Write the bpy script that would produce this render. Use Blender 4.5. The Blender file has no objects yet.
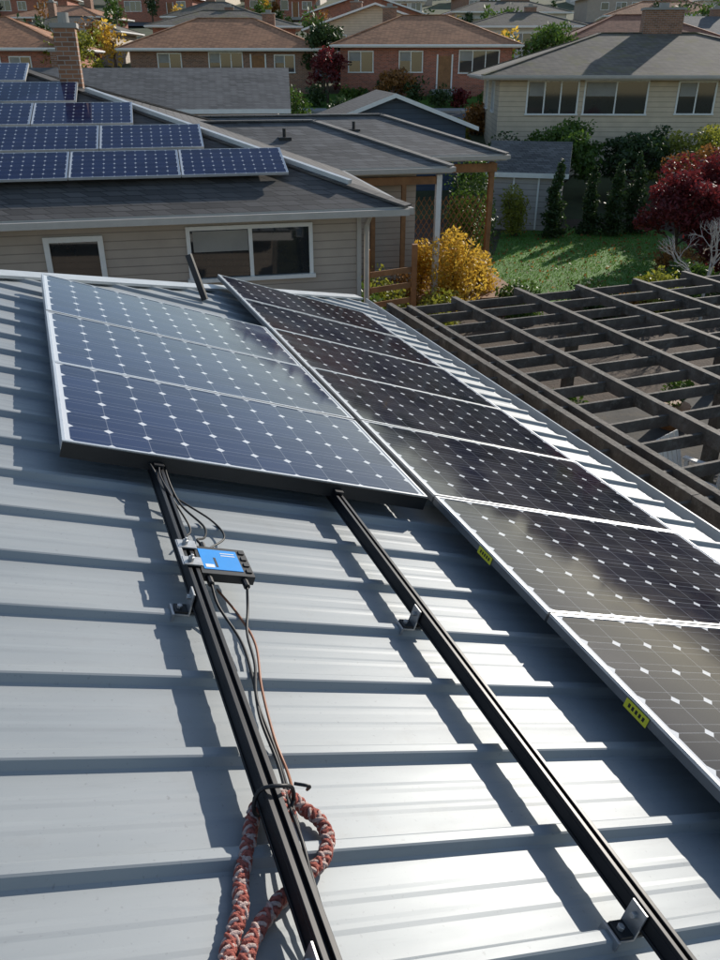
import bpy, math, random
import numpy as np
from mathutils import Vector, Matrix, noise as mnoise
sc=bpy.context.scene
rad=math.radians
CZ=5.2
# ------------------------------------------------------------------ materials
def newmat(name):
    m=bpy.data.materials.new(name); m.use_nodes=True
    nt=m.node_tree; nt.nodes.clear()
    o=nt.nodes.new('ShaderNodeOutputMaterial'); b=nt.nodes.new('ShaderNodeBsdfPrincipled')
    nt.links.new(b.outputs[0],o.inputs[0]); return m,nt,b,o
class N:
    def __init__(s,nt): s.nt=nt
    def n(s,t,**k):
        x=s.nt.nodes.new(t)
        for a,v in k.items(): setattr(x,a,v)
        return x
    def l(s,a,b): s.nt.links.new(a,b)
    def math(s,op,a,b=None,c=None):
        x=s.n('ShaderNodeMath',operation=op)
        for i,v in enumerate((a,b,c)):
            if v is None: continue
            if isinstance(v,(int,float)): x.inputs[i].default_value=v
            else: s.l(v,x.inputs[i])
        return x.outputs[0]
    def mix(s,f,a,b):
        x=s.n('ShaderNodeMix',data_type='RGBA')
        for i,v in ((0,f),(6,a),(7,b)):
            if isinstance(v,(int,float)): x.inputs[i].default_value=v
            elif isinstance(v,tuple): x.inputs[i].default_value=(v[0],v[1],v[2],1)
            else: s.l(v,x.inputs[i])
        return x.outputs[2]
    def noise(s,vec,scale,detail=4,rough=.55):
        x=s.n('ShaderNodeTexNoise'); x.inputs['Scale'].default_value=scale
        x.inputs['Detail'].default_value=detail; x.inputs['Roughness'].default_value=rough
        if vec is not None: s.l(vec,x.inputs['Vector'])
        return x.outputs['Fac']
    def ramp(s,f,lo,hi):
        x=s.n('ShaderNodeMapRange'); s.l(f,x.inputs[0]); x.inputs[1].default_value=lo; x.inputs[2].default_value=hi
        return x.outputs[0]
def mul(c,k): return tuple(min(1,v*k) for v in c[:3])
def simple(name,c,rough=.7,var=.25,scale=3.,bump=0.,metal=0.,bscale=None,spec=.5,patch=None):
    m,nt,b,o=newmat(name); g=N(nt)
    tc=g.n('ShaderNodeTexCoord'); vec=tc.outputs['Object']
    f=g.ramp(g.noise(vec,scale,6,.65),.3,.7)
    col=g.mix(f,mul(c,1-var),mul(c,1+var))
    if patch:
        f3=g.ramp(g.noise(vec,scale*2.3,6,.75),.52,.66); col=g.mix(g.math('MULTIPLY',f3,.7),col,patch)
    g.l(col,b.inputs['Base Color'])
    b.inputs['Roughness'].default_value=rough; b.inputs['Metallic'].default_value=metal
    b.inputs['Specular IOR Level'].default_value=spec
    if bump:
        bp=g.n('ShaderNodeBump'); bp.inputs['Strength'].default_value=bump; bp.inputs['Distance'].default_value=.02
        g.l(g.noise(vec,bscale or scale*6,5),bp.inputs['Height']); g.l(bp.outputs[0],b.inputs['Normal'])
    return m
def shingle(name,c,var=.35,moss=None):
    m,nt,b,o=newmat(name); g=N(nt)
    tc=g.n('ShaderNodeTexCoord'); sp=g.n('ShaderNodeSeparateXYZ'); g.l(tc.outputs['Object'],sp.inputs[0])
    cb=g.n('ShaderNodeCombineXYZ'); g.l(g.math('ADD',sp.outputs[0],sp.outputs[1]),cb.inputs[0]); g.l(g.math('MULTIPLY',sp.outputs[2],3.2),cb.inputs[1])
    br=g.n('ShaderNodeTexBrick'); g.l(cb.outputs[0],br.inputs['Vector'])
    br.inputs['Scale'].default_value=1.; br.inputs['Brick Width'].default_value=.28; br.inputs['Row Height'].default_value=.16
    br.inputs['Mortar Size'].default_value=.014; br.inputs['Mortar Smooth'].default_value=.3
    br.inputs['Color1'].default_value=(*mul(c,1-var),1); br.inputs['Color2'].default_value=(*mul(c,1+var),1); br.inputs['Mortar'].default_value=(*mul(c,.35),1)
    f=g.ramp(g.noise(tc.outputs['Object'],.6,5),.35,.7)
    col=g.mix(g.math('MULTIPLY',f,.35),br.outputs['Color'],mul(c,1.7))
    if moss:
        f3=g.ramp(g.noise(tc.outputs['Object'],1.1,6,.7),.5,.68)
        col=g.mix(g.math('MULTIPLY',f3,.7),col,moss)
    g.l(col,b.inputs['Base Color'])
    b.inputs['Roughness'].default_value=.85
    bp=g.n('ShaderNodeBump'); bp.inputs['Strength'].default_value=.6; bp.inputs['Distance'].default_value=.02
    g.l(br.outputs['Color'],bp.inputs['Height']); g.l(bp.outputs[0],b.inputs['Normal'])
    return m
def siding(name,c,pitch=.13):
    m,nt,b,o=newmat(name); g=N(nt)
    tc=g.n('ShaderNodeTexCoord'); sp=g.n('ShaderNodeSeparateXYZ'); g.l(tc.outputs['Object'],sp.inputs[0])
    fr=g.math('FRACT',g.math('DIVIDE',sp.outputs[2],pitch))
    f=g.ramp(g.noise(tc.outputs['Object'],2.,5),.3,.7)
    base=g.mix(f,mul(c,.9),mul(c,1.1))
    g.l(g.mix(g.math('GREATER_THAN',fr,.9),base,mul(c,.6)),b.inputs['Base Color'])
    bp=g.n('ShaderNodeBump'); bp.inputs['Strength'].default_value=.8; bp.inputs['Distance'].default_value=.02; bp.invert=True
    g.l(fr,bp.inputs['Height']); g.l(bp.outputs[0],b.inputs['Normal']); b.inputs['Roughness'].default_value=.6
    return m
def brick(name,c):
    m,nt,b,o=newmat(name); g=N(nt)
    tc=g.n('ShaderNodeTexCoord'); sp=g.n('ShaderNodeSeparateXYZ'); g.l(tc.outputs['Object'],sp.inputs[0])
    cb=g.n('ShaderNodeCombineXYZ'); g.l(g.math('ADD',sp.outputs[0],sp.outputs[1]),cb.inputs[0]); g.l(sp.outputs[2],cb.inputs[1])
    br=g.n('ShaderNodeTexBrick'); g.l(cb.outputs[0],br.inputs['Vector'])
    br.inputs['Scale'].default_value=1.; br.inputs['Brick Width'].default_value=.22; br.inputs['Row Height'].default_value=.075; br.inputs['Mortar Size'].default_value=.008
    br.inputs['Color1'].default_value=(*mul(c,.7),1); br.inputs['Color2'].default_value=(*mul(c,1.3),1); br.inputs['Mortar'].default_value=(.3,.26,.23,1)
    g.l(br.outputs['Color'],b.inputs['Base Color']); b.inputs['Roughness'].default_value=.85
    return m
def leafmat(name,c1,c2,trans=.35,scale=2.5):
    m,nt,b,o=newmat(name); g=N(nt)
    tc=g.n('ShaderNodeTexCoord'); ge=g.n('ShaderNodeNewGeometry')
    f=g.ramp(g.noise(tc.outputs['Object'],scale,5,.7),.35,.65)
    f2=g.math('ADD',g.math('MULTIPLY',f,.6),g.math('MULTIPLY',ge.outputs['Random Per Island'],.4))
    col=g.mix(f2,c1,c2); g.l(col,b.inputs['Base Color']); b.inputs['Roughness'].default_value=.55
    tr=g.n('ShaderNodeBsdfTranslucent'); g.l(col,tr.inputs[0])
    mx=g.n('ShaderNodeMixShader'); mx.inputs[0].default_value=trans
    g.l(b.outputs[0],mx.inputs[1]); g.l(tr.outputs[0],mx.inputs[2]); g.l(mx.outputs[0],o.inputs[0])
    return m
def cellmat(name,c1,c2,blotch,spec=.4):
    m,nt,b,o=newmat(name); g=N(nt)
    uv=g.n('ShaderNodeUVMap'); sp=g.n('ShaderNodeSeparateXYZ'); g.l(uv.outputs[0],sp.inputs[0])
    X,Y=sp.outputs[0],sp.outputs[1]
    fx,fy=g.math('FRACT',X),g.math('FRACT',Y)
    ax=g.math('ABSOLUTE',g.math('SUBTRACT',fx,.5)); ay=g.math('ABSOLUTE',g.math('SUBTRACT',fy,.5))
    corner=g.math('GREATER_THAN',g.math('ADD',ax,ay),.872)
    line=g.math('GREATER_THAN',g.math('MAXIMUM',ax,ay),.489)
    ox=g.math('GREATER_THAN',g.math('ABSOLUTE',g.math('SUBTRACT',X,5)),5.0)
    oy=g.math('GREATER_THAN',g.math('ABSOLUTE',g.math('SUBTRACT',Y,3)),3.0)
    back=g.math('MAXIMUM',g.math('MAXIMUM',corner,ox),oy)
    b3=g.math('ABSOLUTE',g.math('SUBTRACT',g.math('FRACT',g.math('MULTIPLY',fy,2.)),.5))
    bus=g.math('LESS_THAN',b3,.022)
    wn=g.n('ShaderNodeTexWhiteNoise'); wn.noise_dimensions='2D'
    fl=g.n('ShaderNodeVectorMath',operation='FLOOR'); g.l(uv.outputs[0],fl.inputs[0]); g.l(fl.outputs[0],wn.inputs[0])
    cell=g.mix(wn.outputs[0],c1,c2)
    cell=g.mix(g.math('MULTIPLY',bus,.25),cell,(.3,.32,.36))
    cell=g.mix(g.math('MULTIPLY',line,.35),cell,(.34,.36,.4))
    cell=g.mix(back,cell,(.58,.60,.63))
    ge=g.n('ShaderNodeNewGeometry'); mp=g.n('ShaderNodeMapping'); g.l(ge.outputs['Position'],mp.inputs[0]); mp.inputs['Scale'].default_value=(1.2,2.2,1)
    d=g.ramp(g.noise(mp.outputs[0],1.3,5,.6),.45,.75)
    cell=g.mix(g.math('MULTIPLY',d,blotch),cell,(.32,.32,.33))  # soft grey blotches mixed over the cells by noise
    g.l(cell,b.inputs['Base Color'])
    rg=g.math('ADD',.06,g.math('MULTIPLY',d,.08)); g.l(rg,b.inputs['Roughness'])
    b.inputs['Specular IOR Level'].default_value=spec
    b.inputs['IOR'].default_value=1.4
    return m
def roofmetal():
    m,nt,b,o=newmat('painted_steel_roof'); g=N(nt)
    tc=g.n('ShaderNodeTexCoord'); v=tc.outputs['Object']
    mp=g.n('ShaderNodeMapping'); g.l(v,mp.inputs[0]); mp.inputs['Scale'].default_value=(.5,3,1)
    f=g.ramp(g.noise(mp.outputs[0],1.2,7,.6),.3,.75)
    f2=g.ramp(g.noise(v,75,3),.64,.75)
    mp2=g.n('ShaderNodeMapping'); g.l(v,mp2.inputs[0]); mp2.inputs['Scale'].default_value=(1.2,14,1)
    f3=g.ramp(g.noise(mp2.outputs[0],3,6,.7),.55,.8)
    f4=g.ramp(g.noise(v,4.5,6,.7),.58,.72)
    col=g.mix(f,(.262,.288,.305),(.325,.348,.36)); col=g.mix(g.math('MULTIPLY',f2,.35),col,(.12,.12,.12)); col=g.mix(g.math('MULTIPLY',f3,.3),col,(.19,.2,.21))
    col=g.mix(g.math('MULTIPLY',f4,.22),col,(.2,.195,.18))
    g.l(col,b.inputs['Base Color']); g.l(g.math('ADD',.44,g.math('MULTIPLY',f,.14)),b.inputs['Roughness'])
    b.inputs['Metallic'].default_value=.1; b.inputs['Specular IOR Level'].default_value=.35
    bp=g.n('ShaderNodeBump'); bp.inputs['Strength'].default_value=.35; bp.inputs['Distance'].default_value=.01
    g.l(g.noise(mp.outputs[0],2.5,2),bp.inputs['Height']); g.l(bp.outputs[0],b.inputs['Normal'])
    return m
M={}
M['roof']=roofmetal()
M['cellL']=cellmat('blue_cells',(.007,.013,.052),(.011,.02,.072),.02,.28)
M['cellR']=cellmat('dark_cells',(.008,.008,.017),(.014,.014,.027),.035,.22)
M['alu']=simple('anodised_aluminium',(.62,.63,.64),.35,.08,10,metal=.6)
M['fside']=simple('frame_side',(.16,.165,.17),.45,.15,10,metal=.4)
M['black']=simple('black_anodised',(.012,.012,.014),.42,.2,20,metal=.2)
M['blackp']=simple('black_plastic',(.012,.012,.013),.5,.2,20)
M['steel']=simple('bracket_steel',(.42,.42,.42),.4,.2,20,metal=.8)
M['blue']=simple('blue_label',(.012,.27,.72),.4,.06,10)
M['white']=simple('white_paint',(.76,.76,.74),.5,.06,5)
M['tan']=simple('tan_gutter_paint',(.42,.39,.35),.5,.08,5)
M['yellow']=simple('yellow_sticker',(.70,.66,.03),.5,.05,10)
M['copper']=simple('orange_wire',(.30,.12,.06),.4,.1,20)
M['rope_r']=simple('red_rope',(.42,.12,.09),.9,.35,120,bump=.6,bscale=400)
M['rope_w']=simple('white_rope',(.62,.46,.41),.9,.3,120,bump=.6,bscale=400)
M['flash']=simple('light_flashing',(.5,.52,.53),.4,.1,4,metal=.2)
M['shD']=shingle('dark_shingles',(.082,.076,.072))
M['shG']=shingle('grey_shingles',(.125,.12,.115))
M['shB']=shingle('brown_shingles',(.38,.185,.095))
M['shR']=shingle('red_brown_shingles',(.27,.12,.07))
M['shM']=shingle('mossy_shingles',(.14,.12,.095),moss=(.14,.13,.035))
M['side']=siding('taupe_siding',(.40,.335,.275))
M['beige']=siding('beige_siding',(.58,.47,.34),.2)
M['whsd']=siding('pale_siding',(.62,.6,.55),.2)
M['blsd']=siding('slate_siding',(.05,.075,.115),.2)
M['shed']=siding('shed_siding',(.37,.34,.32),.2)
M['brick']=brick('red_brick',(.36,.105,.055))
M['brick2']=brick('brown_brick',(.24,.115,.065))
M['glass']=simple('window_glass',(.02,.024,.028),.04,.2,1,spec=.8)
M['wood']=simple('weathered_wood',(.095,.08,.066),.8,.5,3,bump=.5,patch=(.19,.18,.155))
M['cedar']=simple('cedar_wood',(.26,.125,.05),.7,.3,5)
M['ground']=simple('earth_and_grass',(.075,.085,.035),.95,.5,.35,bump=.5,bscale=4)
M['lawn']=simple('lawn_green',(.08,.19,.02),.9,.35,.9,bump=.6,bscale=25)
M['mulch']=simple('mulch',(.075,.05,.032),.95,.4,3,bump=.8,bscale=20)
M['asph']=simple('asphalt',(.06,.06,.062),.9,.2,2)
M['conc']=simple('concrete',(.3,.29,.27),.85,.15,1.5)
M['patio']=simple('old_patio',(.05,.046,.04),.9,.5,1.2,bump=.4,patch=(.09,.07,.045))
M['bark']=simple('bark',(.09,.065,.045),.9,.3,8,bump=.5)
M['barkl']=simple('pale_bark',(.45,.42,.38),.8,.2,8)
M['lgreen']=leafmat('green_leaves',(.035,.08,.012),(.12,.20,.028))
M['ldark']=leafmat('dark_leaves',(.018,.045,.011),(.06,.10,.024),.25)
M['lyel']=leafmat('yellow_leaves',(.42,.25,.03),(.80,.55,.08),.5)
M['lred']=leafmat('red_leaves',(.08,.012,.014),(.23,.03,.03),.4)
M['lor']=leafmat('rust_leaves',(.18,.08,.02),(.38,.18,.045),.4)
M['llime']=leafmat('lime_leaves',(.14,.18,.02),(.36,.34,.05),.45)
M['blade']=leafmat('grass_blades',(.06,.15,.016),(.15,.29,.03),.4)
# ------------------------------------------------------------------ mesh builder
class MB:
    def __init__(s): s.v=[];s.f=[];s.m=[];s.uv={}
    def face(s,pts,m=0,uv=None):
        b=len(s.v); s.v+= [tuple(p) for p in pts]; s.f.append(tuple(range(b,b+len(pts)))); s.m.append(m)
        if uv: s.uv[len(s.f)-1]=uv
    def box(s,x0,x1,y0,y1,z0,z1,m=0,T=None):
        P=[(x0,y0,z0),(x1,y0,z0),(x1,y1,z0),(x0,y1,z0),(x0,y0,z1),(x1,y0,z1),(x1,y1,z1),(x0,y1,z1)]
        if T is not None: P=[tuple(T@Vector(p)) for p in P]
        b=len(s.v); s.v+=P
        for f in ((0,3,2,1),(4,5,6,7),(0,1,5,4),(1,2,6,5),(2,3,7,6),(3,0,4,7)):
            s.f.append(tuple(b+i for i in f)); s.m.append(m)
    def beam(s,p,q,w,h,m=0):
        p,q=Vector(p),Vector(q); d=q-p; L=d.length; d.normalize()
        up=Vector((0,0,1)) if abs(d.z)<.95 else Vector((0,1,0))
        x=d.cross(up).normalized(); z=x.cross(d)
        T=Matrix((( x.x,d.x,z.x,p.x),(x.y,d.y,z.y,p.y),(x.z,d.z,z.z,p.z),(0,0,0,1)))
        s.box(-w/2,w/2,0,L,-h/2,h/2,m,T)
    def tube(s,path,r,m=0,n=8):
        path=[Vector(p) for p in path]; b=len(s.v); prev=None; K=len(path)
        for i,p in enumerate(path):
            t=(path[min(i+1,K-1)]-path[max(i-1,0)]).normalized()
            if prev is None:
                a=Vector((0,0,1)) if abs(t.z)<.9 else Vector((1,0,0)); x=t.cross(a).normalized()
            else: x=(prev-t*prev.dot(t)).normalized()
            prev=x; y=t.cross(x); rr=r[i] if isinstance(r,(list,tuple)) else r
            for k in range(n):
                a=2*math.pi*k/n; s.v.append(tuple(p+x*math.cos(a)*rr+y*math.sin(a)*rr))
        for i in range(K-1):
            for k in range(n):
                s.f.append((b+i*n+k,b+i*n+(k+1)%n,b+(i+1)*n+(k+1)%n,b+(i+1)*n+k)); s.m.append(m)
        s.f.append(tuple(b+k for k in range(n))[::-1]); s.m.append(m)
        s.f.append(tuple(b+(K-1)*n+k for k in range(n))); s.m.append(m)
    def leaves(s,c,R,n,size,rng,m=0,sub=9):
        c=np.array(c); R=np.array(R,float)
        d=rng.normal(size=(sub,3)); d/=np.linalg.norm(d,axis=1)[:,None]
        cen=d*(rng.random((sub,1))**.5)*.62*R
        idx=rng.integers(0,sub,n)
        d=rng.normal(size=(n,3)); d/=np.linalg.norm(d,axis=1)[:,None]
        sr=(.32+.22*rng.random(sub))[idx][:,None]
        P=c+cen[idx]+d*(rng.random((n,1))**.35)*sr*R*1.05
        a=rng.normal(size=(n,3)); a/=np.linalg.norm(a,axis=1)[:,None]
        b2=np.cross(a,rng.normal(size=(n,3))); b2/=np.linalg.norm(b2,axis=1)[:,None]
        sz=size*(.6+.8*rng.random((n,1)))
        A=a*sz; B=b2*sz*.55
        b=len(s.v)
        V=np.stack([P-A,P-B*.9,P+A,P+B*.9],1).reshape(-1,3)
        s.v+=V.tolist()
        for i in range(n):
            s.f.append((b+4*i,b+4*i+1,b+4*i+2,b+4*i+3)); s.m.append(m)
    def build(s,name,mats,mat=None,parent=None,smooth=False,bevel=0):
        me=bpy.data.meshes.new(name); me.from_pydata(s.v,[],s.f)
        for k in mats: me.materials.append(M[k] if isinstance(k,str) else k)
        me.polygons.foreach_set('material_index',s.m)
        if s.uv:
            ul=me.uv_layers.new(name='UVMap')
            for fi,u in s.uv.items():
                for li,c in zip(me.polygons[fi].loop_indices,u): ul.data[li].uv=c
        if smooth: me.polygons.foreach_set('use_smooth',[True]*len(me.polygons))
        me.update()
        o=bpy.data.objects.new(name,me); sc.collection.objects.link(o)
        if mat is not None: o.matrix_world=mat
        if parent: o.parent=parent
        if bevel:
            b=o.modifiers.new('bevel','BEVEL'); b.width=bevel; b.segments=2; b.limit_method='ANGLE'
        return o
def empty(name,mat=None):
    o=bpy.data.objects.new(name,None); sc.collection.objects.link(o); o.empty_display_size=.2
    if mat is not None: o.matrix_world=mat
    return o
def catmull(P,n=8):
    P=[Vector(p) for p in P]; Q=[2*P[0]-P[1]]+P+[2*P[-1]-P[-2]]; out=[]
    for i in range(1,len(Q)-2):
        for k in range(n):
            t=k/n; a,b,c,d=Q[i-1:i+3]
            out.append(.5*((2*b)+(c-a)*t+(2*a-5*b+4*c-d)*t*t+(3*b-a-3*c+d)*t**3))
    out.append(P[-1]); return out
# ------------------------------------------------------------------ frames
YAW=rad(20.9); TH=rad(19.2); H=1.36
Ah=Vector((-math.sin(YAW),math.cos(YAW),0)); Sh=Vector((math.cos(YAW),math.sin(YAW),0))
Sv=Sh*math.cos(TH)+Vector((0,0,-math.sin(TH))); Nv=Sh*math.sin(TH)+Vector((0,0,math.cos(TH)))
O=Vector((0,0,CZ))-Nv*H
def frame(x,y,z,o): return Matrix(((x.x,y.x,z.x,o.x),(x.y,y.y,z.y,o.y),(x.z,y.z,z.z,o.z),(0,0,0,1)))
RF=frame(Sv,Ah,Nv,O)                                   # sloped roof frame (s,a,height)
HF=frame(Sh,Ah,Vector((0,0,1)),Vector((0,0,0)))        # level house frame
T=Matrix.Translation
# ------------------------------------------------------------------ our house
house=empty('metal_roof_house')
SE=4.45
def hip_a(s): return 6.12+.856*s
b=MB()
prof=[]
base0=.858-.3*17
ribs=[base0+.3*k for k in range(0,52)]
for r in ribs:
    if r<-4.5 or r>9.9: continue
    prof+=[(r-.036,0),(r-.028,.004),(r-.017,.024),(r-.012,.027),(r+.012,.027),(r+.017,.024),(r+.028,.004),(r+.036,0),(r+.10,0),(r+.112,.0014),(r+.124,.0014),(r+.136,0),(r+.168,0),(r+.18,.0014),(r+.192,.0014),(r+.204,0)]
def sl(a): return max(-1.62,(a-6.12)/.856)
for i in range(len(prof)-1):
    (a0,z0),(a1,z1)=prof[i],prof[i+1]
    l0,l1=sl(a0),sl(a1)
    if l0>=SE or l1>=SE: continue
    b.face([(l0,a0,z0),(SE,a0,z0),(SE,a1,z1),(l1,a1,z1)])
b.build('ribbed_metal_roof',['roof'],RF,house)
ex=SE*math.cos(TH)-H*math.sin(TH); ez=CZ-SE*math.sin(TH)-H*math.cos(TH)
rs=-1.62; rx=rs*math.cos(TH)-H*math.sin(TH); rz=CZ-rs*math.sin(TH)-H*math.cos(TH)
lx=rx-(ex-rx); ya=hip_a(SE); yr=hip_a(rs)
b=MB()
b.face([(rx,-4.5,rz),(rx,yr,rz),(lx,ya,ez),(lx,-4.5,ez)])
b.face([(rx,yr,rz-.01),(ex,ya,ez-.01),(lx,ya,ez-.01)])
for k in range(1,40):
    x=lx+.3*k
    if x<ex-.3:
        zt=ez+(rz-ez)*(1-abs(x-rx)/(ex-rx)); yt=ya+(yr-ya)*(1-abs(x-rx)/(ex-rx))
        b.beam((x,ya,ez+.0),(x,yt,zt+.0),.04,.04)
b.build('far_roof_slopes',['roof'],HF,house)
b=MB()
b.box(lx+.5,ex-.5,-4.2,ya-.5,-.5,ez-.12,0)
b.build('walls',['side'],HF,house)
b=MB()
b.box(lx+.05,ex-.06,-4.5,ya-.06,ez-.2,ez-.05,0)
b.build('eave_soffit',['white'],HF,house)
b=MB()
for (x0,x1,z0,z1) in ((ex+.0,ex+.012,-.13,-.012),(ex+.012,ex+.12,-.13,-.118),(ex+.12,ex+.132,-.13,-.0)):
    b.box(x0,x1,-4.5,ya,ez+z0,ez+z1,0)
b.build('gutter',['flash'],HF,house)
b=MB()
b.beam((rs,yr-.0,.03),(SE,ya-.02,.035),.14,.022,0)
b.beam((rs,-4.5,.03),(rs,yr,.03),.2,.02,0)
b.build('hip_cap_flashing',['flash'],RF,house)
# ------------------------------------------------------------------ solar panels
PW,PD,PH=1.648,.978,.04
def panelmesh(name,cell,black_front=False,side='alu'):
    b=MB(); w,d=PW/2,PD/2; l=.012
    for (x0,x1,y0,y1) in ((-w,w,-d,-d+l),(-w,w,d-l,d),(-w,-w+l,-d+l,d-l),(w-l,w,-d+l,d-l)):
        b.box(x0,x1,y0,y1,-.012,0,1); b.box(x0,x1,y0,y1,-PH,-.0125,4)
    gw,gd=w-l,d-l
    cw=.1585; u=gw/cw; v=gd/cw
    b.face([(-gw,-gd,-.003),(gw,-gd,-.003),(gw,gd,-.003),(-gw,gd,-.003)],0,[(5-u,3-v),(5+u,3-v),(5+u,3+v),(5-u,3+v)])
    b.face([(-gw,-gd,-.009),(-gw,gd,-.009),(gw,gd,-.009),(gw,-gd,-.009)],2)
    b.box(-.1,.1,d-.2,d-.1,-.03,-.0095,3)
    if black_front: b.box(-w+.002,w-.002,-d-.006,-d-.0005,-PH-.028,-.006,3)  # black strip added over the front frame face to darken it
    o=b.build(name,[cell,'alu','white','blackp',side]); me=o.data; bpy.data.objects.remove(o); return me
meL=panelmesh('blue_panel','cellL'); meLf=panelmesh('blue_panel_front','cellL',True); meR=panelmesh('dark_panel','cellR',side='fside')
def panel(me,mat):
    o=bpy.data.objects.new('solar_panel',me); sc.collection.objects.link(o); o.matrix_world=mat; return o
PT=.15; pitch=.992
sL=(.284*1.21+.005); sR=1.69*1.21
prr=random.Random(2)
def jit(): return Matrix.Rotation(rad(prr.uniform(-.25,.25)),4,'X')@Matrix.Rotation(rad(prr.uniform(-.15,.15)),4,'Y')
for k in range(3):
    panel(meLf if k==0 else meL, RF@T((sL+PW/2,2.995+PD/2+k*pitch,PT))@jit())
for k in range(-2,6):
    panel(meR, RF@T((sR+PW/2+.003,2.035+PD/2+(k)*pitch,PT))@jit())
for a in (2.5,1.5):
    b=MB(); x=sR+.0005
    b.box(x-.002,x-.0005,a-.055,a+.055,PT-.046,PT-.013,0)
    for j in range(5): b.box(x-.0026,x-.002,a-.04+j*.017,a-.03+j*.017,PT-.036,PT-.022,1)
    b.build('warning_label',['yellow','blackp'],RF)
# ------------------------------------------------------------------ rails
def rail(s,a0,a1):
    b=MB(); w=.019; zt=PT-PH-.003; zb=zt-.05
    b.box(s-w,s+w,a0,a1,zb,zt-.012,0)
    b.box(s-w,s-.006,a0,a1,zt-.0119,zt,0); b.box(s+.006,s+w,a0,a1,zt-.0119,zt,0)
    b.box(s-w-.004,s-w,a0,a1,zb,zb+.008,0); b.box(s+w,s+w+.004,a0,a1,zb,zb+.008,0)
    return b.build('mounting_rail',['black'],RF,bevel=.0015)
S1,S2=.721,1.526
rail(S1,.25,6.05); rail(S2,.25,6.05); rail(2.45,-.1,8.05); rail(3.28,-.1,8.05)
def foot(s,a):
    b=MB(); zt=PT-PH-.02
    b.box(s-.075,s-.024,a-.025,a+.025,.0275,.034,0)
    b.box(s-.030,s-.024,a-.025,a+.025,.034,zt+.015,0)
    b.box(s-.07,s+.02,a-.022,a+.022,.034,.042,1)
    b.tube([(s-.055,a,.03),(s-.055,a,.052)],.009,0,6)
    b.tube([(s-.042,a,zt-.008),(s-.02,a,zt-.008)],.008,0,6)
    b.box(s-.08,s-.072,a-.03,a+.03,.01,.036,0)
    b.build('rail_foot',['steel','blackp'],RF,bevel=.001)
for a in (.858,2.058,3.258,4.458,5.658):
    foot(S1,a); foot(S2,a)
for a in (.858,2.058,3.258,4.458,5.658,6.858): foot(2.45,a); foot(3.28,a)
zt=PT-PH
b=MB()
b.box(.745,.925,2.17,2.345,zt-.035,zt-.004,0)
b.box(.757,.890,2.195,2.325,zt-.0039,zt-.0020,1)
b.box(.765,.795,2.205,2.225,zt-.0019,zt-.0012,2); b.box(.83,.88,2.285,2.290,zt-.0019,zt-.0012,2); b.box(.83,.88,2.30,2.305,zt-.0019,zt-.0012,2)
b.box(.80,.808,2.21,2.27,zt-.0019,zt-.0012,3)
for k in range(4): b.box(.9,.918,2.19+k*.04,2.21+k*.04,zt-.0039,zt+.001,0)
b.tube([(.77,2.17,zt-.02),(.77,2.13,zt-.02)],.011,0); b.tube([(.89,2.17,zt-.02),(.89,2.13,zt-.02)],.011,0)
b.tube([(.79,2.345,zt-.02),(.79,2.39,zt-.02)],.011,0); 
b.build('power_optimizer',['blackp','blue','white','blackp'],RF,bevel=.002)
b=MB()
b.box(.69,.752,2.20,2.25,zt,zt+.006,0); b.box(.69,.752,2.31,2.36,zt,zt+.006,0); b.box(.686,.70,2.20,2.36,zt+.0001,zt+.004,0)
for a in (2.225,2.335): b.tube([(.715,a,zt),(.715,a,zt+.02)],.010,0,6); b.tube([(.715,a,zt+.005),(.715,a,zt+.028)],.005,0,8)
b.build('rail_clamp',['steel'],RF,bevel=.001)
b=MB()
for s in (S1,S2): b.box(s-.02,s+.02,2.955,2.985,zt,zt+.012,0)
b.build('panel_end_clamp',['black'],RF,bevel=.001)
b=MB()
def cab(P,r,m): b.tube(catmull(P,8),r,m,7)
cab([(.78,3.1,.09),(.75,2.93,.10),(.79,2.78,.05),(.86,2.64,.035),(.83,2.5,.06),(.78,2.42,.09),(.79,2.38,zt-.02)],.0045,0)
cab([(.70,3.1,.08),(.69,2.95,.115),(.76,2.84,.06),(.9,2.7,.035),(.93,2.58,.03),(.86,2.48,.035),(.80,2.4,.05),(.80,2.3,.04)],.004,0)
cab([(.74,3.05,.1),(.71,2.86,.12),(.74,2.7,.10),(.80,2.6,.04),(.76,2.5,.05)],.004,0)
cab([(.77,2.13,zt-.02),(.785,2.05,.06),(.83,1.9,.035),(.82,1.72,.035),(.79,1.55,.05),(.80,1.4,.035),(.775,1.25,.06),(.76,1.1,.08),(.755,.9,.04),(.77,.6,.03)],.0045,0)
cab([(.89,2.13,zt-.02),(.885,2.06,.05),(.86,1.95,.034),(.845,1.8,.034),(.80,1.62,.05),(.81,1.45,.03),(.79,1.28,.05),(.77,1.1,.06),(.765,.8,.03)],.0045,0)
cab([(.82,2.2,.03),(.86,2.05,.03),(.875,1.9,.03),(.84,1.7,.03),(.82,1.5,.03),(.82,1.38,.03),(.79,1.27,.07)],.004,1)
b.build('cable_bundle',['blackp','copper'],RF,smooth=True)
b=MB()
cir=[(S1+.035*math.cos(t)*1.35+.012,1.245+.006*math.sin(3*t),.075+.05*math.sin(t)) for t in np.linspace(0,2*math.pi,20)]
b.tube(cir,.005,0,6)
cab([(.77,1.25,.12),(.80,1.235,.125),(.815,1.26,.09)],.004,0)
b.build('cable_tie',['blackp'],RF,smooth=True)
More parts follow.
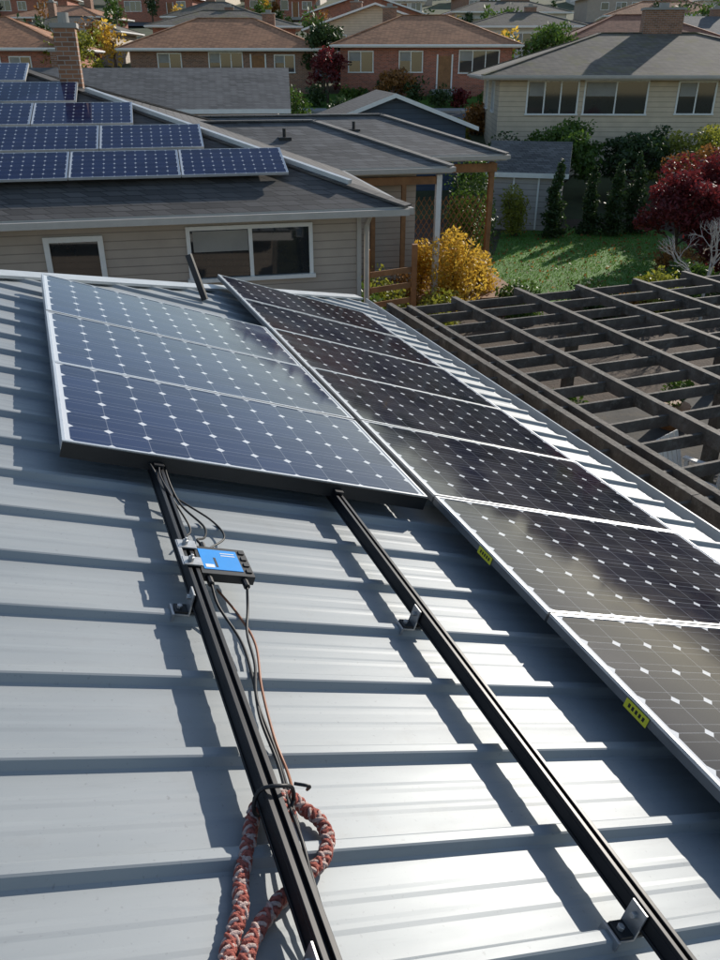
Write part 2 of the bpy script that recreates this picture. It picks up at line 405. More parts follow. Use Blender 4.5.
def rope(b,P):
    path=catmull(P,30); K=len(path); L=0; prev=None; out=[[] for _ in range(8)]
    for i,p in enumerate(path):
        t=(path[min(i+1,K-1)]-path[max(i-1,0)]).normalized()
        if i: L+=(path[i]-path[i-1]).length
        if prev is None: x=t.cross(Vector((0,0,1))).normalized()
        else: x=(prev-t*prev.dot(t)).normalized()
        prev=x; y=t.cross(x)
        for k in range(8):
            sg=1 if k<4 else -1
            a=sg*L*105+(k%4)*math.pi/2+(0 if k<4 else .4)
            r=.0115+.0018*math.cos(4*L*105*.5+(k*1.57))
            out[k].append(p+(x*math.cos(a)+y*math.sin(a))*r)
    b.tube(path,.0125,0,8)
    for k in range(8): b.tube(out[k],.0050,1 if k in (0,5,2) else 0,6)
b=MB()
main=[(.735,1.20,.035),(.775,1.285,.045),(.825,1.265,.03),(.862,1.205,.025),(.83,1.125,.03),(.76,1.075,.028),(.70,1.035,.022),(.645,.985,.022),(.60,.925,.03),(.57,.86,.025),(.58,.78,.022),(.63,.70,.02)]
second=[(.775,1.215,.05),(.755,1.285,.04),(.71,1.27,.028),(.668,1.175,.024),(.632,1.09,.022),(.612,1.02,.03),(.575,.95,.024),(.545,.88,.03),(.50,.80,.02),(.48,.68,.02)]
for P in (main,second): rope(b,P)
b.build('braided_rope',['rope_r','rope_w'],RF,smooth=True)
b=MB(); b.beam((1.77,7.1,.03),(1.56,7.22,.36),.05,.05,0)
b.build('rail_offcut',['blackp'],RF,bevel=.002)
# ------------------------------------------------------------------ terrain
YB=[-120,-40,0,32,48,58,62,70,90,120,160,210,260,330]
ZB=[0,0,0,0,2.2,2.8,3.6,4.1,5.9,8.9,13.6,20.5,27,34]
def gz(y): return float(np.interp(y,YB,ZB))
ys=sorted(set(YB+list(range(-120,331,5)))); xs=list(range(-260,261,10))
b=MB()
for y in ys:
    for x in xs: b.v.append((x,y,gz(y)))
nx=len(xs)
for j in range(len(ys)-1):
    for i in range(nx-1):
        k=j*nx+i; b.f.append((k,k+1,k+1+nx,k+nx)); b.m.append(0)
b.build('ground',['ground'])
def strip(name,x0,x1,y0,y1,dz,mat):
    b=MB(); b.face([(x0,y0,gz(y0)+dz),(x1,y0,gz(y0)+dz),(x1,y1,gz(y1)+dz),(x0,y1,gz(y1)+dz)]); return b.build(name,[mat])
strip('road',-200,200,49.5,55.5,.02,'asph')
for (y0,y1) in ((47.9,49.4),(55.6,57.1)):
    b=MB(); 
    b.face([(-200,y0,gz(y0)+.14),(200,y0,gz(y0)+.14),(200,y1,gz(y1)+.14),(-200,y1,gz(y1)+.14)])
    b.face([(-200,y0,gz(y0)-.1),(200,y0,gz(y0)-.1),(200,y0,gz(y0)+.14),(-200,y0,gz(y0)+.14)])
    b.face([(-200,y1,gz(y1)-.1),(-200,y1,gz(y1)+.14),(200,y1,gz(y1)+.14),(200,y1,gz(y1)-.1)])
    b.build('sidewalk',['conc'])
for (y0,y1) in ((72,78),(98,104),(132,138)): strip('road',-200,200,y0,y1,.25,'asph')
b=MB(); b.face([(-13,57.3,gz(57.3)+.02),(10,57.3,gz(57.3)+.02),(10,58,gz(58)+.02),(10,61.8,gz(61.8)+.03),(-13,61.8,gz(61.8)+.03),(-13,58,gz(58)+.02)]); b.build('front_lawn',['lawn'])
b=MB(); b.face([(2.7,20.2,.02),(5,19.6,.02),(8.6,20.0,.02),(10.6,24,.02),(11,29.6,.02),(7.8,30.2,.02),(5.0,29.2,.02),(4.1,25,.02)])
b.build('lawn',['lawn'])
rng=np.random.default_rng(5); b=MB()
for i in range(11000):
    y=19.9+9.6*rng.random(); x=3.2+.12*(y-20)+ (5.2+.1*(y-20))*rng.random(); a=rng.random()*6.28; h=.03+.04*rng.random()
    dx,dy=.012*math.cos(a),.012*math.sin(a)
    b.face([(x-dx,y-dy,.02),(x+dx,y+dy,.02),(x+dy*2*rng.random(),y-dx*2,.02+h)])
b.build('lawn_grass',['blade'])
rng=np.random.default_rng(6); b=MB()
for i in range(900):
    x=3+8*rng.random(); y=19.7+9.5*rng.random(); b.leaves((x,y,.05),(.15,.15,.01),1,.05,rng,0,1)
b.build('fallen_leaves',['lor'])
b=MB(); b.face([(-6,11,.012),(16,8,.012),(18,36,.008),(-6,36,.008)]); b.build('garden_soil',['mulch'])
b=MB(); b.box(4.0,14,-3,10.6,0,.06); b.build('patio',['patio'],HF)
# ------------------------------------------------------------------ houses
def hiproof(b,x0,x1,y0,y1,z,m,th=.18,mi=0,fi=1):
    w,d=x1-x0,y1-y0
    if w>=d: h=d/2*m; r=[(x0+d/2,(y0+y1)/2,z+h),(x1-d/2,(y0+y1)/2,z+h)]
    else: h=w/2*m; r=[((x0+x1)/2,y0+w/2,z+h),((x0+x1)/2,y1-w/2,z+h)]
    c=[(x0,y0,z),(x1,y0,z),(x1,y1,z),(x0,y1,z)]
    if w>=d:
        b.face([c[0],c[1],r[1],r[0]],mi); b.face([c[1],c[2],r[1]],mi); b.face([c[2],c[3],r[0],r[1]],mi); b.face([c[3],c[0],r[0]],mi)
    else:
        b.face([c[0],c[1],r[0]],mi); b.face([c[1],c[2],r[1],r[0]],mi); b.face([c[2],c[3],r[1]],mi); b.face([c[3],c[0],r[0],r[1]],mi)
    hp=[(c[0],r[0]),(c[3],r[0]),(c[1],r[1]),(c[2],r[1]),(r[0],r[1])] if w>=d else [(c[0],r[0]),(c[1],r[0]),(c[2],r[1]),(c[3],r[1]),(r[0],r[1])]
    for p,q in hp:
        if (Vector(p)-Vector(q)).length>.2: b.beam(Vector(p)+Vector((0,0,.01)),Vector(q)+Vector((0,0,.01)),.22,.035,mi)
    g=.1
    for (p,q,nx_,ny_) in ((c[0],c[1],0,-1),(c[1],c[2],1,0),(c[2],c[3],0,1),(c[3],c[0],-1,0)):
        ox,oy=nx_*g,ny_*g
        b.face([(p[0],p[1],z-th),(q[0],q[1],z-th),(q[0],q[1],z),(p[0],p[1],z)],fi)
        if nx_==0: b.box(min(p[0],q[0]),max(p[0],q[0]),min(p[1],p[1]+oy)+.001,max(p[1],p[1]+oy)-.001,z-.12,z-.025,fi)
        else: b.box(min(p[0],p[0]+ox)+.001,max(p[0],p[0]+ox)-.001,min(p[1],q[1]),max(p[1],q[1]),z-.12,z-.025,fi)
    b.face([(x0,y0,z-th),(x0,y1,z-th),(x1,y1,z-th),(x1,y0,z-th)],fi)
    return r
def gable(b,x0,x1,y0,y1,z,m,axis='x',th=.16,mi=0,fi=1):
    if axis=='x':
        h=(y1-y0)/2*m; ym=(y0+y1)/2
        for s in (0,1):
            ya_=y0 if s==0 else y1
            b.face([(x0,ya_,z),(x1,ya_,z),(x1,ym,z+h),(x0,ym,z+h)],mi); b.face([(x0,ya_,z-th),(x1,ya_,z-th),(x1,ya_,z),(x0,ya_,z)],fi)
            b.face([(x0,ya_,z-th),(x1,ya_,z-th),(x1,ym,z+h-th),(x0,ym,z+h-th)],fi)
            for x in (x0,x1): b.face([(x,ya_,z-th),(x,ya_,z),(x,ym,z+h),(x,ym,z+h-th)],fi)
    else:
        h=(x1-x0)/2*m; xm=(x0+x1)/2
        for xa in (x0,x1):
            b.face([(xa,y0,z),(xa,y1,z),(xm,y1,z+h),(xm,y0,z+h)],mi); b.face([(xa,y0,z-th),(xa,y1,z-th),(xa,y1,z),(xa,y0,z)],fi)
            b.face([(xa,y0,z-th),(xa,y1,z-th),(xm,y1,z+h-th),(xm,y0,z+h-th)],fi)
            for y in (y0,y1): b.face([(xa,y,z-th),(xa,y,z),(xm,y,z+h),(xm,y,z+h-th)],fi)
def window(b,xc,zc,w,h,y,Tm=None,mull=1,fr=.07):
    x0,x1,z0,z1=xc-w/2,xc+w/2,zc-h/2,zc+h/2
    b.box(x0,x1,y-.012,y+.03,z0,z1,1,Tm)
    b.box(x0-fr,x1+fr,y-.05,y+.02,z1,z1+fr,0,Tm); b.box(x0-fr-.03,x1+fr+.03,y-.08,y+.02,z0-fr,z0,0,Tm)
    b.box(x0-fr,x0,y-.05,y+.02,z0,z1,0,Tm); b.box(x1,x1+fr,y-.05,y+.02,z0,z1,0,Tm)
    for k in range(mull):
        xx=x0+w*(k+1)/(mull+1); b.box(xx-.03,xx+.03,y-.04,y+.02,z0,z1,0,Tm)
    if w>1.2 and mull: b.box(x0+.04,x0+w/(mull+1)-.04,y-.016,y-.0125,z0+h*.55,z1-.02,2,Tm)
def make_house(name,x,y,w,d,h,rot,wall,roof,kind='hip',m=.35,over=.5,wins=(),door=None,chim=None,z=None,fascia='white',swins=()):
    zg=gz(y) if z is None else z
    E=empty(name,T((x,y,zg))@Matrix.Rotation(rad(rot),4,'Z'))
    def add(b,n,mats):
        o=b.build(n,mats); o.parent=E; return o
    b=MB(); b.box(-w/2,w/2,-d/2,d/2,-2.5,h-.02)
    if kind=='gabx':
        for xx in (-w/2,w/2): b.face([(xx,-d/2,h-.02),(xx,d/2,h-.02),(xx,0,h+d/2*m)])
    if kind=='gaby':
        for yy in (-d/2,d/2): b.face([(-w/2,yy,h-.02),(w/2,yy,h-.02),(0,yy,h+w/2*m)])
    add(b,'walls',[wall])
    b=MB(); X,Y=w/2+over,d/2+over; zz=h-over*m+.12
    if kind=='hip': hiproof(b,-X,X,-Y,Y,zz,m)
    elif kind=='gabx': gable(b,-X,X,-Y,Y,zz+.05,m,'x')
    else: gable(b,-X,X,-Y,Y,zz+.05,m,'y')
    add(b,'roof',[roof,fascia])
    if wins or swins:
        b=MB()
        for (xc,zc,ww,hh,mu) in wins: window(b,xc,zc,ww,hh,-d/2,mull=mu)
        for (yc,zc,ww,hh,mu) in swins: window(b,yc,zc,ww,hh,-w/2,Matrix.Rotation(rad(-90),4,'Z'),mull=mu)
        add(b,'windows',['white','glass','conc'])
    if door is not None:
        b=MB(); b.box(door-.45,door+.45,-d/2-.04,-d/2+.02,.1,2.1,0); b.box(door-.55,door-.451,-d/2-.06,-d/2+.02,0.1,2.2,1); b.box(door+.451,door+.55,-d/2-.06,-d/2+.02,.1,2.2,1)
        b.box(door-.9,door+.9,-d/2-1.2,-d/2-.061,-.3,.09,2); add(b,'door',['cedar','white','conc'])
    if chim:
        cx,cy,cw,cz=chim; b=MB(); b.box(cx-cw/2,cx+cw/2,cy-.35,cy+.35,h-1,cz,0); b.box(cx-cw/2-.06,cx+cw/2+.06,cy-.41,cy+.41,cz,cz+.1,1); b.box(cx-.2,cx+.2,cy-.15,cy+.15,cz+.1,cz+.3,1)
        add(b,'chimney',['brick2','conc'])
    return E
# --- neighbour house (taupe) with solar
NR=rad(13); NF=T((.74,12.9,0))@Matrix.Rotation(NR,4,'Z'); nm=.306; nz=3.3
nb=empty('neighbour_house',NF)
def addn(b,n,mats,**k):
    o=b.build(n,mats,**k); o.parent=nb; return o
b=MB(); 
b.box(-22,-.63,.6,11.6,-.5,nz-.1); b.box(-8,1.9,5.9,9.9,-.5,nz-.12)
b.box(-8,1.0,8.2,12.1,-.5,nz-.14); addn(b,'walls',['side'])
b=MB(); hiproof(b,-24,0,0,12.2,nz,nm,th=.13); addn(b,'roof',['shD','tan'])
b=MB(); hiproof(b,-8,2.51,5.27,10.47,nz+.004,nm,th=.15); addn(b,'porch_wing_roof',['shG','tan'])
b=MB(); hiproof(b,-8,4.72,7.53,12.73,nz+.008,nm,th=.15); addn(b,'rear_wing_roof',['shG','tan'])
b=MB()
hd=Vector((-1,1,nm))
b.beam(Vector((0,0,nz+.06))+hd*.75,Vector((0,0,nz+.06))+hd*4.85,.10,.07,0)
b.beam(Vector((.22,0,nz-.02))+hd*.95,Vector((.22,0,nz-.02))+hd*4.85,.05,.05,0)
addn(b,'hip_flashing',['flash'])
b=MB()
for (xx,yy,zz) in ((-.9,6.9,nz+.306*1.65+.0),(1.2,9.2,nz+.5),):
    b.tube([(xx,yy,zz-.1),(xx,yy,zz+.2)],.04,0,10); b.box(xx-.14,xx+.14,yy-.14,yy+.14,zz-.05,zz+.02,0)
addn(b,'roof_vents',['blackp'])
b=MB()
window(b,-2.395,2.60,1.86,.74,.6,mull=1,fr=.06)
window(b,-5.05,2.35,.7,1.05,.6,mull=0,fr=.08)
window(b,-9.5,2.3,1.5,1.0,.6,mull=1,fr=.06)
addn(b,'windows',['white','glass','conc'])
b=MB()
b.box(-.68,-.61,.55,.62,0,nz-.19,0)
addn(b,'corner_trim',['tan'])
b=MB()
b.box(-5.32,-4.93,5.08,5.5,4.5,5.85,0); b.box(-5.36,-4.89,5.04,5.54,5.85,5.93,1); b.tube([(-5.12,5.29,5.93),(-5.12,5.29,6.1)],.1,1,10)
addn(b,'chimney',['brick2','conc'])
b=MB()
for xx,yy in ((2.3,5.5),(4.45,7.8),(1.1,7.9)): 
    b.box(xx-.06,xx+.06,yy-.06,yy+.06,0,nz-.19,0 if (xx,yy)==(2.3,5.5) else 1)
b.beam((1.3,7.75,nz-.32),(4.55,7.75,nz-.32),.09,.2,1)
b.beam((1.3,7.75,.9),(4.45,7.75,.9),.06,.1,1)
b.beam((-.4,5.5,nz-.30),(2.23,5.5,nz-.30),.09,.16,1)
for xx in (.1,.8,1.5): b.box(xx-.05,xx+.05,5.46,5.54,.36,nz-.381,1)
for k in range(22):
    x=1.25+k*.145
    b.beam((x,7.86,.4),(min(x+1.2,4.4),7.86,.4+min(1.2,4.4-x)*1.6),.03,.012,1)
    b.beam((x,7.88,.4+1.9),(min(x+1.2,4.4),7.88,2.3-min(1.2,4.4-x)*1.5),.03,.012,1)
for xx in (.2,1.0,1.9): b.box(xx-.05,xx+.05,10.1,10.2,0,nz-.19,1)
addn(b,'porch_posts_and_lattice',['white','cedar'])
b=MB()
b.box(-.6,4.6,5.3,12,0,.35,0); addn(b,'porch_deck',['cedar'])
b=MB()
b.tube([(-.45,.45,nz-.1),(-.52,.56,nz-.35),(-.52,.56,0)],.04,0,8); addn(b,'downspout',['tan'])
tilt=math.atan(nm)
ROWS=((1.70,.9),(2.93,1.93),(4.04,2.96),(5.0,3.99),(5.93,5.02))
for k,(L,w0) in enumerate(ROWS):
    x=-L
    while x>-11:
        Mx=NF@T((x-PW/2,w0+.49,nz+nm*(w0+.49)+.16))@Matrix.Rotation(tilt,4,'X')@jit()
        panel(meL,Mx); x-=1.665
b=MB()
for k,(L,w0) in enumerate(ROWS):
    for f in (.25,.75): 
        yy=w0+f*.95; b.box(-11,-L-.03,yy-.02,yy+.02,nz+nm*yy+.05,nz+nm*yy+.105,0)
addn(b,'panel_rails',['alu'])
make_house('beige_house',13.6,43.2,14.4,10,4.35,-4,'beige','shM',m=.30,over=.8,z=.7,
   wins=((-4.9,3.35,2.1,1.25,2),(-2.2,3.35,2.6,1.25,1),(1.2,3.35,1.5,1.2,1),(4.8,3.35,2.0,1.2,2),(-4.6,.9,1.4,.9,1),(-.8,.9,1.4,.9,1)),
   swins=((-2,3.3,1.2,1.2,1),(2,3.3,1.2,1.2,1)),chim=(.6,.2,1.8,6.9),fascia='tan')
make_house('slate_blue_garage',1.1,38.6,6.0,5.6,2.5,6,'blsd','shD',kind='gaby',m=.36,over=.45,z=.55,wins=((0,1.4,1.2,.8,1),))
make_house('grey_roof_house',-9.0,37.5,11,7.5,2.9,5,'side','shG',kind='gabx',m=.33,over=.5,z=.9,wins=((2,1.6,1.6,1.0,1),(-2,1.6,1.6,1,1)),chim=(-3.5,1,.8,4.9))
E=make_house('garden_shed',6.15,31.0,2.5,2.6,1.9,-14,'shed','shG',kind='gabx',m=.62,over=.18,z=0,door=None)
b=MB(); b.box(-.4,.4,-1.335,-1.29,.05,1.75,0); b.box(-.46,-.401,-1.345,-1.29,.05,1.8,1); b.box(.401,.46,-1.345,-1.29,.05,1.8,1)
o=b.build('door',['shed','white']); o.parent=E
W1=((-3.6,1.6,1.5,1.2,1),(0.2,1.6,2.2,1.3,2),(4.2,1.6,1.3,1.0,1))
make_house('brown_roof_house',-9.6,66,12.5,8.5,2.7,3,'brick2','shB',m=.40,over=.7,wins=W1,door=2.4,chim=(3,1,.9,4.8))
make_house('brick_house',4.6,65.5,11.6,8.5,2.9,-2,'brick','shB',m=.40,over=.6,wins=((-4.4,1.75,1.6,1.2,1),(-1.0,1.75,1.5,1.2,1),(3.6,1.75,2.6,1.3,2)),door=1.3,chim=(-2.5,1,1.0,5.2))
make_house('brown_roof_house',-27,64,14,9,2.8,4,'brick','shB',m=.38,over=.7,wins=W1,door=2.4)
make_house('brown_roof_house',20,67,12,9,2.8,-3,'whsd','shR',m=.4,over=.7,wins=W1,door=2.4)
make_house('brick_house',37,66,13,9,2.8,2,'brick2','shG',m=.4,over=.7,wins=W1,door=2.4)
make_house('grey_roof_house',-45,65,13,9,2.8,-2,'whsd','shG',m=.4,over=.7,wins=W1,door=2.4)
rr=random.Random(21)
walls=['whsd','brick','beige','brick2','whsd','side']; roofs=['shB','shR','shG','shB','shM']
W2=[((-3.4,1.7,1.5,1.2,1),(0.2,1.7,2.4,1.3,2),(4.0,1.7,1.2,1.0,1)),((-3.6,1.7,2.6,1.3,2),(-.6,1.7,1.2,1.1,1),(4.1,1.7,1.3,1.1,1)),((-4.1,1.8,1.1,.9,0),(-1.6,1.7,1.5,1.2,1),(.6,1.7,1.1,1.2,0),(4.1,1.7,1.4,1.0,1))]
for (yy,x0,st) in ((86,-62,15.5),(112,-74,16.5),(145,-92,18),(178,-108,19),(215,-120,20)):
    x=x0+rr.uniform(0,6)
    while x<-x0+6:
        w=rr.uniform(10,13.5); wl=rr.choice(walls)
        make_house({'whsd':'pale_house','brick':'brick_house','beige':'beige_house','brick2':'brick_house','side':'taupe_house'}[wl],x,yy+rr.uniform(-2.5,2.5),w,rr.uniform(7,9),rr.choice((2.6,2.8,3.0)),rr.uniform(-12,12),wl,rr.choice(roofs),kind=rr.choice(('hip','gabx','hip','gaby')),m=rr.uniform(.28,.38),over=.6,wins=rr.choice(W2),door=2.3,chim=(rr.uniform(-3,3),.5,rr.uniform(.6,1.2),rr.uniform(4.4,5.1)))
        x+=st*rr.uniform(.88,1.18)
# ------------------------------------------------------------------ pergola
b=MB(); pz=2.24; rr=random.Random(4)
for i,x in enumerate((4.42,5.45,6.5,7.55,8.6,9.65,10.7)):
    dx,dz=rr.uniform(-.03,.03),rr.uniform(-.03,.02)
    for j in range(4):
        y0,y1=-2+j*3.1,-2+(j+1)*3.1-.004
        e=(.05*math.sin(j*1.7+i),.05*math.sin((j+1)*1.7+i))
        b.beam((x+dx*j/3,y0,pz-.075+dz*e[0]*6),(x+dx*(j+1)/3,y1+(rr.uniform(-.15,.15) if j==3 else 0),pz-.075+dz*e[1]*6),.08,.15,0)
b.box(4.60,4.67,-2,10.2,pz-.15,pz-.02,0)
y=-1.8
while y<10.3:
    o0,o1=rr.uniform(-.03,.03),rr.uniform(-.03,.03)
    b.beam((4.2+rr.uniform(-.08,.05),y+o0,pz-.11),(11,y+o1,pz-.11+rr.uniform(-.02,.02)),.036,.12,1)
    y+=.5
for y in (.2,3.6,7.0,10.2):
    for x in (4.42,7.55,10.7): b.box(x-.075,x+.075,y+.03,y+.18,0.06,pz-.16,0)
b.build('pergola',['wood','wood'],HF,bevel=.004)
def chair(x,y,r,mk):
    b=MB()
    for k in range(5): b.box(-.25+k*.105,-.165+k*.105,-.25,.22,.42,.44,0)
    for k in range(5): b.beam((-.21+k*.105,.24,.46),(-.21+k*.105,.42,1.0),.085,.018,0)
    for sx in (-.28,.28):
        b.box(sx-.02,sx+.02,-.26,-.22,0,.64,0); b.box(sx-.02,sx+.02,.2,.25,0,.62,0); b.box(sx-.04,sx+.04,-.28,.27,.641,.665,0)
    b.box(-.26,.26,-.27,-.255,.36,.42,0)
    b.build('patio_chair',[mk],HF@T((x,y,.061))@Matrix.Rotation(rad(r),4,'Z'))
chair(6.9,5.4,150,'white'); chair(8.3,7.0,60,'cedar'); chair(7.1,6.9,20,'white')
b=MB(); b.tube([(0,0,.70),(0,0,.735)],.55,0,24); b.tube([(0,0,0),(0,0,.7)],.03,1,8); b.tube([(0,0,0),(0,0,.03)],.25,1,16)
b.build('patio_table',['wood','black'],HF@T((7.7,6.1,.061)))
for (x,y,s) in ((5.3,8.8,.22),(9.6,8.2,.3),(6.0,7.6,.18),(8.9,9.3,.26),(6.9,9.4,.24)):
    b=MB(); b.tube([(0,0,0),(0,0,.1),(0,0,.38)],[s*.7,s*.85,s],0,14); rng=np.random.default_rng(int(x*10)); b.leaves((0,0,.6),(s*1.5,s*1.5,.35),260,.05,rng,1)
    b.build('potted_plant',['cedar','lgreen'],HF@T((x,y,.061)))
# ------------------------------------------------------------------ vegetation
def shrub(name,x,y,R,hh,mk,n,size,seed,z=None,sub=12,stems=True):
    rng=np.random.default_rng(seed); zg=gz(y) if z is None else z
    b=MB()
    if stems:
        for k in range(5):
            a=k*1.26+rng.random(); b.tube([(0.05*math.cos(a),.05*math.sin(a),-.05),(R*.25*math.cos(a),R*.25*math.sin(a),hh*.4),(R*.55*math.cos(a),R*.55*math.sin(a),hh*.75)],[.03,.02,.008],1,5)
    b.leaves((0,0,hh*.52),(R,R,hh*.55),n,size,rng,0,sub)
    b.leaves((0,0,hh*.22),(R*.9,R*.9,hh*.28),int(n*.3),size,rng,0,sub)
    return b.build(name,[mk,'bark'],T((x,y,zg)))
def cone(name,x,y,R,hh,mk,n,size,seed):
    rng=np.random.default_rng(seed); b=MB(); b.tube([(0,0,-.1),(0,0,hh*.9)],[.06,.015],1,6)
    L=18
    for i in range(L):
        t=i/L; r=R*(1-t)**.6*(.95+.3*rng.random()); b.leaves((rng.normal()*.03,rng.normal()*.03,hh*(.05+.93*t)),(r,r,hh*.09),int(n/L*(1.4-t)),size,rng,0,7)
    return b.build(name,[mk,'bark'],T((x,y,gz(y))))
def tree(name,x,y,hh,R,mk,n,size,seed,bark='bark',z=None):
    rng=np.random.default_rng(seed); b=MB(); zg=gz(y) if z is None else z
    b.tube(catmull([(0,0,-.2),(.04*hh*.3,0,hh*.25),(0,.03,hh*.5),(.02,0,hh*.8)],4),list(np.linspace(hh*.035,hh*.008,13)),1,8)
    for k in range(9):
        a=k*2.4+rng.random(); z0=hh*(.2+.055*k); e=Vector((math.cos(a)*R*.75,math.sin(a)*R*.75,z0+hh*.2))
        b.tube(catmull([(0,0,z0),(e.x*.5,e.y*.5,z0+hh*.12),tuple(e)],3),list(np.linspace(hh*.013,hh*.003,7)),1,5)
        b.leaves((e.x*.85,e.y*.85,e.z),(R*.55,R*.55,hh*.2),int(n/12),size,rng,0,7)
    b.leaves((0,0,hh*.75),(R*.7,R*.7,hh*.27),int(n*3/12),size,rng,0,10)
    return b.build(name,[mk,bark],T((x,y,zg)))
shrub('yellow_shrub',2.15,18.9,.95,2.0,'lyel',3600,.05,1)
shrub('yellow_shrub',1.35,19.6,.7,1.6,'lyel',1800,.05,2)
shrub('yellow_shrub',2.9,19.6,.6,1.3,'lyel',1500,.05,41)
shrub('green_shrub',.55,16.6,.6,1.6,'llime',1600,.045,3)
shrub('green_shrub',.15,15.6,.5,1.6,'lgreen',1400,.05,4)
shrub('rust_shrub',1.0,17.4,.6,1.5,'lor',1400,.045,5)
shrub('lime_shrub',1.7,16.9,.7,1.0,'llime',1600,.045,6)
shrub('green_shrub',3.0,21.5,.7,1.1,'lgreen',1200,.05,7)
shrub('green_shrub',3.45,24.5,.8,2.6,'ldark',2200,.055,8)
shrub('green_shrub',3.6,27.5,1.0,3.0,'lgreen',2400,.06,9)
shrub('green_shrub',2.9,22.8,.7,2.6,'lgreen',2200,.055,10)
shrub('lime_shrub',5.35,28.6,.8,1.6,'llime',2000,.05,11)
cone('arborvitae',6.65,28.4,.55,2.5,'ldark',3600,.06,12)
cone('arborvitae',7.95,28.9,.5,2.3,'ldark',3400,.06,13)
cone('arborvitae',8.75,28.7,.55,2.5,'ldark',3400,.06,14)
cone('arborvitae',9.6,29.2,.6,2.7,'ldark',3400,.06,15)
tree('green_tree',8.2,34.5,3.0,1.7,'lgreen',6000,.085,16)
tree('green_tree',11.0,34.2,2.8,1.8,'ldark',5500,.085,17)
shrub('green_shrub',5.9,35,1.5,2.4,'ldark',2600,.08,18)
shrub('green_shrub',4.6,33,1.2,2.2,'lgreen',2200,.07,19)
tree('lime_tree',13.4,32.6,3.3,2.0,'llime',5600,.08,20)
tree('rust_tree',12.1,30.2,2.8,1.5,'lor',4600,.07,21)
tree('red_maple',9.2,24.0,2.6,1.3,'lred',8000,.06,22)
tree('red_maple',10.8,26.0,3.1,1.5,'lred',7000,.065,23)
shrub('red_shrub',10.3,23.2,1.1,1.9,'lred',3200,.055,42)
shrub('rust_shrub',8.6,22.1,.9,1.1,'lor',2000,.05,24)
shrub('green_shrub',8.2,20.4,1.0,1.05,'lgreen',2200,.05,25)
shrub('green_shrub',9.3,19.2,1.1,1.3,'ldark',2200,.05,26)
shrub('lime_shrub',7.1,18.7,.9,1.0,'llime',1900,.05,27)
shrub('green_shrub',5.4,18.4,.9,.8,'ldark',1700,.05,28)
shrub('green_shrub',3.7,18.3,.8,.9,'lgreen',1600,.05,29)
shrub('rust_shrub',6.4,18.9,.6,.6,'lor',1000,.045,43)
shrub('green_shrub',10.6,21.5,1.1,1.7,'ldark',2200,.05,30)
rng=np.random.default_rng(31); b=MB()
def br(p,d,L,r,dep):
    q=p+d*L; mid=p+d*L*.5+Vector(rng.normal(size=3).tolist())*L*.05
    b.tube([p,mid,q],[r,r*.8,r*.6],0,5)
    if dep:
        for k in range(3): br(q-d*L*.3*rng.random(),(d+Vector(rng.normal(size=3).tolist())*.42+Vector((0,0,.12))).normalized(),L*.70,r*.58,dep-1)
br(Vector((0,0,-.1)),Vector((-.05,0,1)),.95,.05,5)
b.build('bare_tree',['barkl'],T((7.9,18.2,0)))
for i,(x,y,R,h,mk) in enumerate(((-3,31,1.4,3.0,'lgreen'),(.5,33,1.2,2.2,'ldark'),(-6.5,46,1.8,3.2,'ldark'),(-3.6,46,1.3,2.4,'lgreen'),(-9.5,46.5,1.4,2.6,'ldark'),(6.0,46.8,1.3,1.6,'lor'),(3.2,45,1.0,1.4,'lgreen'),(4.9,44,1.0,1.4,'llime'),(15.5,31,1.5,2.6,'ldark'),(17,35,1.6,3.2,'lgreen'),(-1,46.3,1.2,2.0,'ldark'),(.9,46.5,1.1,1.7,'lgreen'))):
    shrub('green_shrub' if mk!='lor' else 'rust_shrub',x,y,R,h,mk,1700,.09,50+i)
rr=random.Random(12)
for i in range(40):
    x=-30+i*1.6+rr.uniform(-.6,.6); y=rr.uniform(57.8,60.8); mk=rr.choice(['ldark','lgreen','ldark','lgreen','lor','llime','lred'])
    nm_={'ldark':'green_shrub','lgreen':'green_shrub','lor':'rust_shrub','llime':'lime_shrub','lred':'red_shrub'}[mk]
    shrub(nm_,x,y,rr.uniform(.6,1.2),rr.uniform(.8,1.9),mk,420,.12,100+i,stems=False)
tree('green_tree',-2.6,62.5,4.6,1.7,'ldark',2800,.13,70)
tree('lime_tree',-19.2,60.5,4.6,1.9,'llime',2800,.13,71)
tree('red_maple',-2.2,59.5,3.4,1.3,'lred',1800,.11,72)
tree('green_tree',12.6,62,4.6,2.1,'lgreen',2600,.13,73)
tree('rust_tree',2.2,58.5,2.4,1.4,'lor',1800,.11,74)
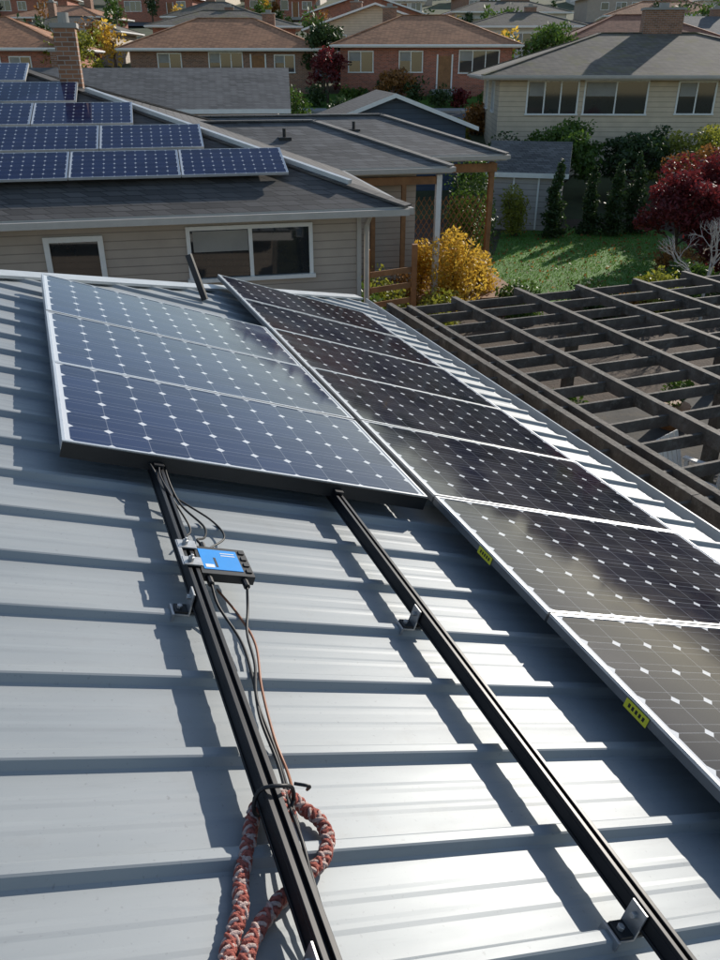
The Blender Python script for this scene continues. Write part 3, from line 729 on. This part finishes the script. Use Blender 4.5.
for nm_,mk,cnt,sd in (('distant_trees','ldark',52,1),('distant_trees','lgreen',36,2),('distant_autumn_trees','lor',24,3),('distant_autumn_trees','lyel',10,4)):
    rng=np.random.default_rng(200+sd); b=MB()
    for i in range(cnt):
        y=rng.choice([79.5,80.5,95,106.5,122,140.5,160,195,235])+rng.normal()*1.5; x=rng.uniform(-.55,.55)*y; h=rng.uniform(2.5,5.5); zg=gz(y)
        b.tube([(x,y,zg-.3),(x,y,zg+h*.6)],[.16,.08],1,5)
        b.leaves((x,y,zg+h*.55),(h*.36,h*.36,h*.46),320,.22,rng,0,9)
    b.build(nm_,[mk,'bark'])
b=MB()
for k in range(60):
    y=12+k*.155
    b.box(12.2,12.225,y,y+.14,.05,1.65,0)
for y in np.arange(12,21.5,2.3): b.box(12.226,12.32,y-.05,y+.05,0,1.75,0)
b.box(12.271,12.30,12,21.2,.4,.49,0); b.box(12.271,12.30,12,21.2,1.3,1.39,0)
b.build('wooden_fence',['cedar'])
b=MB()
for (x,y) in ((.13,14.4),(1.0,14.9)): b.box(x-.05,x+.05,y-.05,y+.05,0,2.35,0)
for k in range(6): b.beam((.18,14.42,.5+k*.28),(.95,14.88,.5+k*.28),.02,.1,0)
b.build('garden_gate',['cedar'])
# ------------------------------------------------------------------ light, camera
EL,AZ=rad(22),rad(35)
d=Vector((math.sin(AZ)*math.cos(EL),math.cos(AZ)*math.cos(EL),math.sin(EL)))
L=bpy.data.lights.new('sun','SUN'); L.energy=5.0; L.angle=rad(.53); L.color=(1,.93,.83)
lo=bpy.data.objects.new('sun',L); sc.collection.objects.link(lo); lo.rotation_euler=d.to_track_quat('Z','Y').to_euler(); lo.location=(0,0,40)
w=bpy.data.worlds.new('World'); sc.world=w; w.use_nodes=True; nt=w.node_tree; bg=nt.nodes['Background']
sk=nt.nodes.new('ShaderNodeTexSky'); sk.sky_type='NISHITA'; sk.sun_disc=False; sk.sun_elevation=EL; sk.sun_rotation=AZ; sk.air_density=1; sk.dust_density=.4; sk.ozone_density=.6
nt.links.new(sk.outputs[0],bg.inputs[0]); bg.inputs[1].default_value=.145
cam=bpy.data.cameras.new('camera'); co=bpy.data.objects.new('camera',cam); sc.collection.objects.link(co); sc.camera=co
cam.sensor_fit='VERTICAL'; cam.sensor_height=24; cam.lens=24*800/960; cam.clip_start=.05; cam.clip_end=1200
co.location=(0,0,CZ); co.rotation_euler=(rad(90-27.25),0,0)
sc.view_settings.view_transform='Standard'; sc.view_settings.look='None'; sc.view_settings.exposure=0
